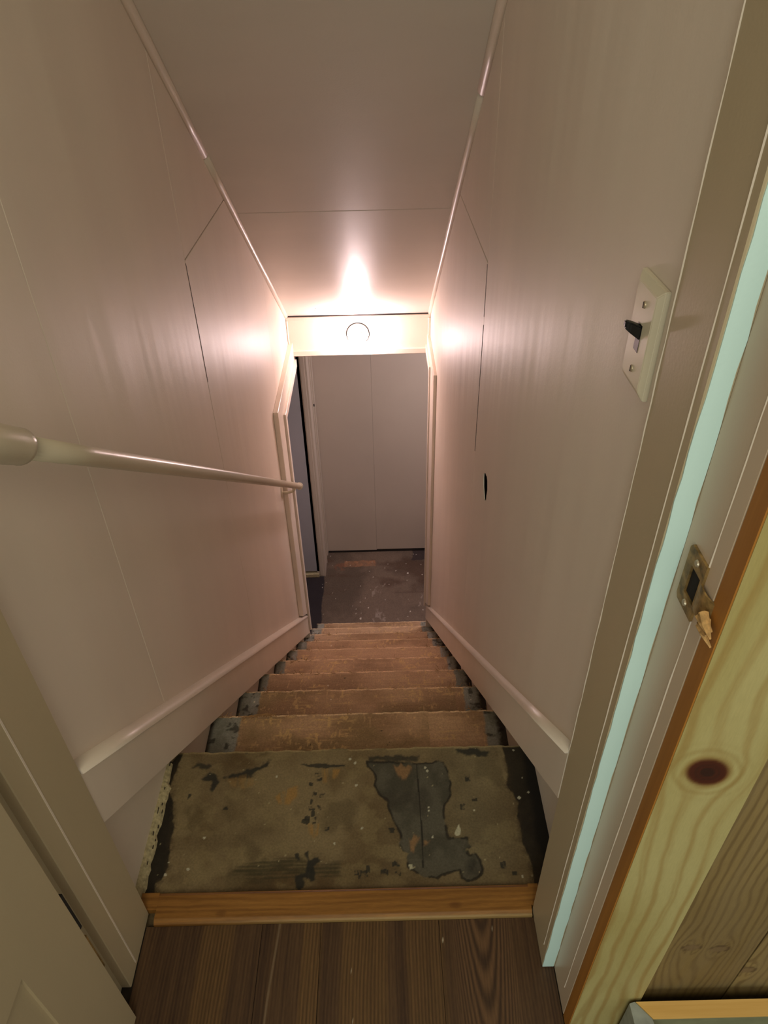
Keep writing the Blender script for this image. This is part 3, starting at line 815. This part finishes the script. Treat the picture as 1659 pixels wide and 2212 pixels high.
# notched round the left jamb: narrow tongue at far side, full width between the jambs
paint_slab('oak_strip', (-0.397, 0.525, 0.010), (0.626, 0, 0), (0, 0.050, 0), 0.014, 300, 60, strip_col, M_oak, st, strip_disp)
paint_slab('strip_tongue', (sx0, 0.5475, 0.0095), (-0.397 - sx0, 0, 0), (0, 0.0275, 0), 0.013, 12, 30, lambda A, B: strip_col(A, B + 0.0225), M_oak, st)
paint_slab('strip_tongue', (0.229, 0.5405, 0.0095), (sx1 - 0.229, 0, 0), (0, 0.0345, 0), 0.013, 12, 30, lambda A, B: strip_col(A + 0.63, B + 0.0155), M_oak, st)

# ------------------------------------------------------------------ door frame at the top
jl = box('trim_6', (-0.433, 0.436, 0.002), (-0.410, 0.545, 2.05), M_jamb, None, 0.0012)
tag(jl, 'painted left door jamb at the top of the stairs, beside the open door', 'door jamb', kind='structure')
box('stop_ridge', (-0.4105, 0.467, 0.012), (-0.4092, 0.4695, 2.05), M_trim, jl)
box('rebate', (-0.46, 0.385, 0.002), (-0.425, 0.436, 2.05), M_jamb, jl)
box('jamb_backing', (-0.52, 0.385, -0.014), (-0.4335, 0.545, 2.05), M_jamb, jl)
jr = box('trim_7', (0.231, 0.451, 0.002), (0.262, 0.537, 2.05), M_jamb, None, 0.0012)
tag(jr, 'painted right door jamb with the mint painted stop edge', 'door jamb', kind='structure')
# paint ridges that catch the light
def ridge(parent, x, y, z0, z1, w, amp, mat, seed, flip=-1):
    r = random.Random(seed); rings = []
    n = 60
    for i in range(n + 1):
        z = z0 + (z1 - z0) * i / n
        ww = w * (0.7 + 0.6 * r.random()); yy = y + amp * r.uniform(-1, 1)
        rings.append([Vector((x, yy - ww, z)), Vector((x + flip * ww * 0.8, yy, z)), Vector((x, yy + ww, z))])
    return finish('paint_ridge', bm_sweep(rings), mat, parent)
ridge(jr, 0.2312, 0.5362, 0.45, 2.04, 0.0011, 0.0008, M_trim, 1)
ridge(jr, 0.2312, 0.464, 0.05, 2.04, 0.0011, 0.0003, M_trim, 2)
# mint painted face of the stop (faces the room), ragged edges
rings = []; r = random.Random(4); n = 90
for i in range(n + 1):
    z = 0.004 + 2.04 * i / n
    a = 0.2315 + 0.0006 * r.uniform(-1, 1) + 0.0015 * (z > 1); c = 0.2492 + 0.0007 * r.uniform(-1, 1)
    rings.append([Vector((a, 0.4512, z)), Vector((a, 0.4500, z)), Vector((c, 0.4500, z)), Vector((c, 0.4512, z))])
o = finish('mint_edge', bm_sweep(rings), M_mint, jr); o['label'] = 'pale mint painted edge of the door stop'
box('rebate', (0.250, 0.386, 0.002), (0.2615, 0.4508, 2.05), M_rebate, jr, 0.001)
ridge(jr, 0.2502, 0.4055, 0.05, 2.04, 0.0011, 0.0004, M_trim, 6)
box('jamb_backing', (0.2625, 0.386, -0.014), (0.40, 0.537, 2.05), M_jamb, jr)
# closing the top of the frame
jt = box('trim_8', (-0.46, 0.386, 2.051), (0.30, 0.62, 2.45), M_jamb)
tag(jt, 'painted head over the doorway, above the view', 'door jamb', kind='structure')

# strike plate
sp = empty('strike_plate', (0.249, 0.418, 0.82), 'bent old brass strike plate on the right door jamb', 'strike plate')
ring_plate([(0.404, 0.822), (0.433, 0.822), (0.436, 0.826), (0.436, 0.876), (0.433, 0.880), (0.404, 0.880)],
           [(0.408, 0.836), (0.426, 0.836), (0.426, 0.864), (0.408, 0.864)], 0.2475, 0.2499, M_brass, 'plate', sp)
box('latch_hole', (0.2492, 0.409, 0.837), (0.2500, 0.425, 0.863), M_dark, sp)
for zz in (0.829, 0.872):
    b = bm_tube([(0.2476, 0.419, zz), (0.2462, 0.419, zz)], [0.0034, 0.0026], 12)
    finish('screw', b, M_screw, sp)
# curved lip reaching round the edge of the jamb
rings = []
for i in range(9):
    t = i / 8
    y = 0.4075 - 0.026 * t; x = 0.2480 - 0.004 * math.sin(t * 2.2) + 0.006 * t * t
    h = 0.014 - 0.002 * t
    rings.append([Vector((x, y, 0.850 - h)), Vector((x, y, 0.850 + h)), Vector((x + 0.0016, y, 0.850 + h)), Vector((x + 0.0016, y, 0.850 - h))])
finish('lip', bm_sweep(rings), M_brass, sp)
# splintered wood around it
spl = empty('splintered_wood', (0.252, 0.378, 0.80), 'splintered raw wood chips beside the strike plate', 'wood splinter')
r = random.Random(12)
for k in range(7):
    a = Vector((0.2450 + r.uniform(-.002, .002), 0.386 + r.uniform(-.006, .004), 0.846 + r.uniform(-.010, .010)))
    d = Vector((r.uniform(-.1, .25), -1, r.uniform(-.3, .5))).normalized()
    L = r.uniform(0.012, 0.024)
    m_ = a + d * L * 0.5 + Vector((r.uniform(-.002, .002), 0, r.uniform(-.002, .002)))
    b = bm_tube([a, m_, a + d * L], [r.uniform(.002, .0036), r.uniform(.0018, .003), 0.0008], 5)
    finish('splinter', b, M_splinter, spl)

# ------------------------------------------------------------------ room side: pine casing, planks, baseboard
YC = 0.365
def pine_grain(x, z, seed, kx=None, kz=None, ra=0.022, rz=0.026):
    w = 0.034 * (fbm(x * 5, z * 3.2, seed) - 0.5) + 0.010 * (fbm(x * 14, z * 8, seed + 2) - 0.5)
    f = x + w
    if kx is not None:
        dx = x - kx; dz = (z - kz) * ra / rz
        r2 = np.maximum(dx * dx + dz * dz, (ra * 0.55) ** 2)
        f = f - dx * ra * ra / r2
    return f
def casing_col(A, B):
    x = A + 0.2515; z = B
    kx, kz = 0.288, 0.664
    f = pine_grain(x, z, 3, kx, kz)
    g = 0.5 + 0.5 * np.sin(f * 300 + 5.0 * fbm(x * 5, z * 4, 8))
    g2 = fbm(f * 90, z * 1.2, 12)
    base = mix(lin(196, 178, 112)[None, None], lin(216, 202, 140)[None, None], sstep(0.3, 0.7, fbm(x * 9, z * 2.2, 5)))
    c = mix(base, lin(176, 138, 70), 0.6 * sstep(0.3, 1.0, g) ** 1.5 * sstep(0.2, 0.6, g2))
    c = mix(c, lin(184, 150, 84), 0.5 * sstep(0.5, 0.75, fbm(f * 26, z * 0.8, 14)))
    rr = np.hypot((x - kx) / 0.0190, (z - kz + 0.25 * (x - kx)) / 0.0195)
    ring = 0.5 + 0.5 * np.sin(rr * 11 + 3 * fbm(x * 40, z * 40, 4))
    c = mix(c, lin(170, 138, 72), 0.5 * ring * sstep(2.6, 1.2, rr))
    kc = mix(lin(88, 42, 26)[None, None], lin(64, 36, 26)[None, None], sstep(0.7, 0.2, rr + 0.15 * np.sin(rr * 18)))
    c = mix(c, kc, sstep(1.08, 0.92, rr)); c = mix(c, lin(122, 66, 28), 0.7 * sstep(0.18, 0.0, np.abs(rr - 1.02)))
    # cathedral near the foot
    gg = ((x - 0.29) ** 2 * 60 + (z - 0.14) * 0.35) * 60
    c = mix(c, lin(172, 138, 76), 0.45 * sstep(0.6, 1.0, 0.5 + 0.5 * np.sin(gg)) * sstep(0.22, 0.1, z))
    return c
casing = paint_slab('trim_9', (0.2515, YC, 0.002), (0.0855, 0, 0), (0, 0, 2.1), 0.0, 74, 700, casing_col, M_pine) if False else None
def make_casing():
    o = paint_slab('trim_9', (0.2515, YC, 0.002), (0.0855, 0, 0), (0, 0, 2.1), 0.0195, 74, 760, casing_col, M_pine)
    return o
casing = make_casing()
tag(casing, 'pale yellow knotty pine casing board beside the right jamb', 'door casing', kind='structure')
M_edge = wood_mat('stained_casing_edge', (150, 96, 34), (176, 118, 48), 0.5, (60, 60, 3))
box('raw_edge', (0.2500, YC + 0.0006, 0.002), (0.25145, YC + 0.0200, 2.10), M_edge, casing)

wr = box('wall_front', (0.2627, 0.392, -0.05), (1.5, 0.45, 2.45), M_dark)
tag(wr, 'pine boarded wall of the upper room, right of the doorway', 'wall', kind='structure')
def plank_col(seed, xk, kts):
    def f_(A, B):
        x = A + xk; z = B + 0.10
        f = pine_grain(x, z, seed)
        for kx, kz, s in kts:
            dx = x - kx; dz = z - kz
            r2 = np.maximum(dx * dx + (dz * .45) ** 2, .009 ** 2); f = f - dx * (0.014 ** 2) / r2 + 0.012 * s * np.exp(-((dx / 0.03) ** 2 + ((dz + .05) / 0.06) ** 2))
        g = 0.5 + 0.5 * np.sin(f * 640 + 9 * fbm(x * 7, z * 5, seed + 8))
        c = mix(lin(150, 124, 78)[None, None], lin(172, 146, 96)[None, None], sstep(0.3, 0.7, fbm(x * 8, z * 2, seed + 5)))
        c = mix(c, lin(112, 86, 54), 0.55 * sstep(0.5, 1.0, g))
        c = mix(c, lin(160, 138, 100), 0.35 * sstep(0.45, 0.7, fbm(x * 60, z * 3, seed)))
        for kx, kz, s in kts:
            rr = np.hypot((x - kx) / 0.012, (z - kz) / 0.009)
            c = mix(c, lin(142, 116, 84), 0.8 * sstep(1.2, 0.6, rr)); c = mix(c, lin(84, 62, 44), 0.7 * sstep(0.3, 0.05, np.abs(rr - 1)) * sstep(0.3, 0.5, fbm(x * 90, z * 90, 3)))
        c = mix(c, lin(176, 128, 60), 0.35 * sstep(0.22, 0.13, z))
        return c
    return f_
px = [0.3400, 0.464, 0.590, 0.716, 0.842, 0.968, 1.094, 1.220, 1.346, 1.472]  # gap beside the casing bares dark backing, standing in for its shadow
KT = [[(0.378, 0.352, 1), (0.415, 0.345, -.8)], [(0.470, 0.275, 1), (0.53, 0.62, -1)], [(0.66, 0.5, 1)]]
for i in range(len(px) - 1):
    near = i < 3
    paint_slab('plank', (px[i] + 0.0012, 0.378, -0.0), (px[i + 1] - px[i] - 0.0024, 0, 0), (0, 0, 2.44), 0.0135, 84 if near else 14, 520 if near else 40, plank_col(20 + i * 3, px[i], KT[i] if near else []), M_pine, wr)
# baseboard in front of the planks: raw top, grey green face, mitred left end
M_ggreen = plain('grey_green_stain', (128, 130, 100), 0.6, 0, 0.12, 40)
M_ggrey = plain('grey_mitre_paint', (142, 146, 138), 0.6, 0, 0.15, 60, .4)
M_rawtop = wood_mat('raw_pine_top', (206, 160, 84), (226, 184, 110), 0.55, (3, 90, 90))
bb = prism('baseboard_front', [(0.326, 0.3605), (1.5, 0.3605), (1.5, 0.340), (0.344, 0.340)], 'z', 0.0, 0.1245, M_ggreen)
tag(bb, 'low grey green baseboard with raw yellow top edge, bottom right', 'baseboard', kind='structure')
prism('raw_top_edge', [(0.327, 0.3602), (1.5, 0.3602), (1.5, 0.3398), (0.3448, 0.3398)], 'z', 0.1246, 0.1265, M_rawtop, bb)
prism('mitre_return', [(0.318, 0.3585), (0.3255, 0.3605), (0.3435, 0.3398), (0.346, 0.316), (0.318, 0.316)], 'z', 0.0, 0.1255, M_ggrey, bb)
# left part of the room wall, behind the open door
w = box('wall_front', (-1.5, 0.392, -0.05), (-0.5205, 0.45, 2.45), M_wall)
tag(w, 'painted wall of the upper room, behind the open door', 'wall', kind='structure')

# ------------------------------------------------------------------ open door leaf on the left
DX0, DX1 = -0.428, -0.392
py0, py1, pz1 = -0.20, 0.302, 0.416
dl = empty('door_1', (-0.41, 0.395, 0.004), 'painted door standing open against the left of the view', 'door', kind='structure')
def leaf_ring():
    b = bmesh.new()
    y0, y1 = -0.36, 0.395
    bm_box((DX0, py1, 0.004), (DX1, y1, 2.0), 0, 1, b)
    return b
ring_plate([(-0.26, 0.004), (0.396, 0.004), (0.396, 2.0), (-0.26, 2.0)], [(-0.15, 0.13), (py1, 0.13), (py1, pz1), (-0.15, pz1)], DX0, DX1, M_jamb, 'leaf', dl)
prism('leaf_panel', [(-0.16, 0.12), (py1 + .006, 0.12), (py1 + .006, pz1 + .006), (-0.16, pz1 + .006)], 'x', DX0 + 0.008, DX1 - 0.0045, M_jamb, dl)
for (z0, z1, wd) in ((0.302, 0.388, 0.0022), (0.187, 0.281, 0.0014)):
    box('hinge', (DX1 - 0.006, 0.3962, z0), (DX1 - 0.0005, 0.3962 + wd * 2.2, z1), M_dark if wd > .002 else M_brass, dl)

# ------------------------------------------------------------------ switch
sw = empty('light_switch', (XR, 0.585, 0.94), 'ivory toggle light switch with a black lever on the right wall', 'light switch')
# bevelled plate
y0, y1, z0, z1 = 0.566, 0.629, 0.936, 1.037
b = bmesh.new()
sections = [(0.0, 0.0), (-0.0045, 0.0), (-0.0085, 0.0075)]
rings = []
for dx, ins in sections:
    rings.append([Vector((XR + dx, y0 + ins, z0 + ins)), Vector((XR + dx, y1 - ins, z0 + ins)), Vector((XR + dx, y1 - ins, z1 - ins)), Vector((XR + dx, y0 + ins, z1 - ins))])
b.free(); b = bm_sweep(rings)
bmesh.ops.bevel(b, geom=list(b.edges), offset=0.0008, segments=2, affect='EDGES')
finish('plate', b, M_plate, sw)
yc_, zc_ = 0.597, 0.985
fx = XR - 0.0085
box('toggle_slot', (fx - 0.0004, yc_ - 0.0055, zc_ - 0.0125), (fx + 0.001, yc_ + 0.0055, zc_ + 0.0125), M_black, sw)
b = bm_sweep([[Vector((fx + 0.001, yc_ - 0.0045, zc_ + 0.011)), Vector((fx + 0.001, yc_ + 0.0045, zc_ + 0.011)), Vector((fx + 0.001, yc_ + 0.0045, zc_ - 0.002)), Vector((fx + 0.001, yc_ - 0.0045, zc_ - 0.002))],
              [Vector((fx - 0.010, yc_ - 0.0038, zc_ + 0.0155)), Vector((fx - 0.010, yc_ + 0.0038, zc_ + 0.0155)), Vector((fx - 0.010, yc_ + 0.0038, zc_ + 0.006)), Vector((fx - 0.010, yc_ - 0.0038, zc_ + 0.006))],
              [Vector((fx - 0.0145, yc_ - 0.003, zc_ + 0.0165)), Vector((fx - 0.0145, yc_ + 0.003, zc_ + 0.0165)), Vector((fx - 0.0145, yc_ + 0.003, zc_ + 0.010)), Vector((fx - 0.0145, yc_ - 0.003, zc_ + 0.010))]])
bmesh.ops.bevel(b, geom=list(b.edges), offset=0.0012, segments=2, affect='EDGES')
finish('toggle', b, M_black, sw)
for dz in (-0.030, 0.030):
    b = bm_tube([(fx + 0.0005, yc_, zc_ + dz), (fx - 0.0008, yc_, zc_ + dz), (fx - 0.0012, yc_, zc_ + dz)], [0.0035, 0.0033, 0.002], 14)
    s_ = finish('screw', b, M_screw, sw)
    box('slot', (fx - 0.0016, yc_ - 0.0004, zc_ + dz - 0.0028), (fx - 0.0010, yc_ + 0.0004, zc_ + dz + 0.0028), M_shade, s_)

# ------------------------------------------------------------------ handrail
hr = empty('handrail', (-0.378, 1.6, 0.15), 'cream painted round handrail along the left wall', 'handrail')
P0 = Vector((-0.375, 0.60, 0.889)); P1 = Vector((-0.372, 2.605, -0.576))
d = (P1 - P0).normalized()
finish('rail', bm_tube([P0 + (P1 - P0) * i / 12 for i in range(13)], 0.0130, 20), M_rail, hr, True)
e = P0 + d * 0.036
pts = [e + d * 0.004, e + d * 0.0035, e + d * 0.001, e, e - d * 0.006, e - d * 0.02, e - d * 0.045, e - d * 0.075, e - d * 0.10, e - d * 0.118, e - d * 0.128, e - d * 0.131]
o = finish('end_fitting', bm_tube(pts, [0.0130, 0.0175, 0.0195, 0.0200, 0.0196, 0.0200, 0.0205, 0.0200, 0.0175, 0.0125, 0.006, 0.001], 24), M_rail, hr, True)
e = P1
pts = [e - d * 0.030, e - d * 0.029, e - d * 0.024, e - d * 0.023, e - d * 0.010, e, e + d * 0.005, e + d * 0.008]
finish('end_cap', bm_tube(pts, [0.0130, 0.0165, 0.0165, 0.0150, 0.0150, 0.0135, 0.009, 0.001], 20), M_rail, hr, True)
for t, nm in ((0.93, 'bracket'),):
    q = P0 + (P1 - P0) * t
    br = finish(nm, bm_tube([q + Vector((0, 0, -0.010)), q + Vector((-0.012, 0, -0.030)), q + Vector((-0.035, 0, -0.036)), Vector((XL, q.y, q.z - 0.036))], 0.006, 10), M_rail, hr, True)
    b = bm_tube([Vector((XL, q.y, q.z - 0.030)), Vector((XL + 0.003, q.y, q.z - 0.030)), Vector((XL + 0.005, q.y, q.z - 0.030))], [0.021, 0.021, 0.014], 20)
    for v in b.verts: v.co.z = (v.co.z - (q.z - 0.03)) * 1.6 + q.z - 0.03
    finish('wall_rosette', b, M_rail, br)

# ------------------------------------------------------------------ lamp holder and bulb
lx, lz = -0.101, -0.103
lf = empty('lamp_holder', (lx, YH, lz), 'bare glowing bulb in a round white lamp holder on the header', 'light fixture')
def lathe_y(prof, seg=32):
    return bm_tube([(lx, YH - y, lz) for y, r_ in prof], [r_ for y, r_ in prof], seg)
finish('gasket', lathe_y([(0.0, 0.0550), (0.0022, 0.0550)]), M_gasket, lf)
finish('base', lathe_y([(0.0022, 0.0520), (0.010, 0.0515), (0.014, 0.047), (0.017, 0.036), (0.019, 0.028)]), M_porcelain, lf, True)
finish('socket', lathe_y([(0.018, 0.0235), (0.036, 0.0225), (0.040, 0.0205), (0.040, 0.017)]), M_porcelain, lf, True)
finish('socket_rim', lathe_y([(0.0395, 0.0172), (0.043, 0.0165)]), M_gasket, lf)
finish('bulb', lathe_y([(0.043, 0.012), (0.050, 0.014), (0.060, 0.022), (0.070, 0.028), (0.082, 0.030), (0.094, 0.027), (0.103, 0.018), (0.107, 0.008), (0.108, 0.001)]), M_bulb, lf, True)
for a in (0.9, 3.9):
    x = lx + 0.034 * math.cos(a); z = lz + 0.034 * math.sin(a)
    finish('screw', bm_tube([(x, YH - 0.016, z), (x, YH - 0.0195, z)], [0.004, 0.003], 10), M_shade, lf)
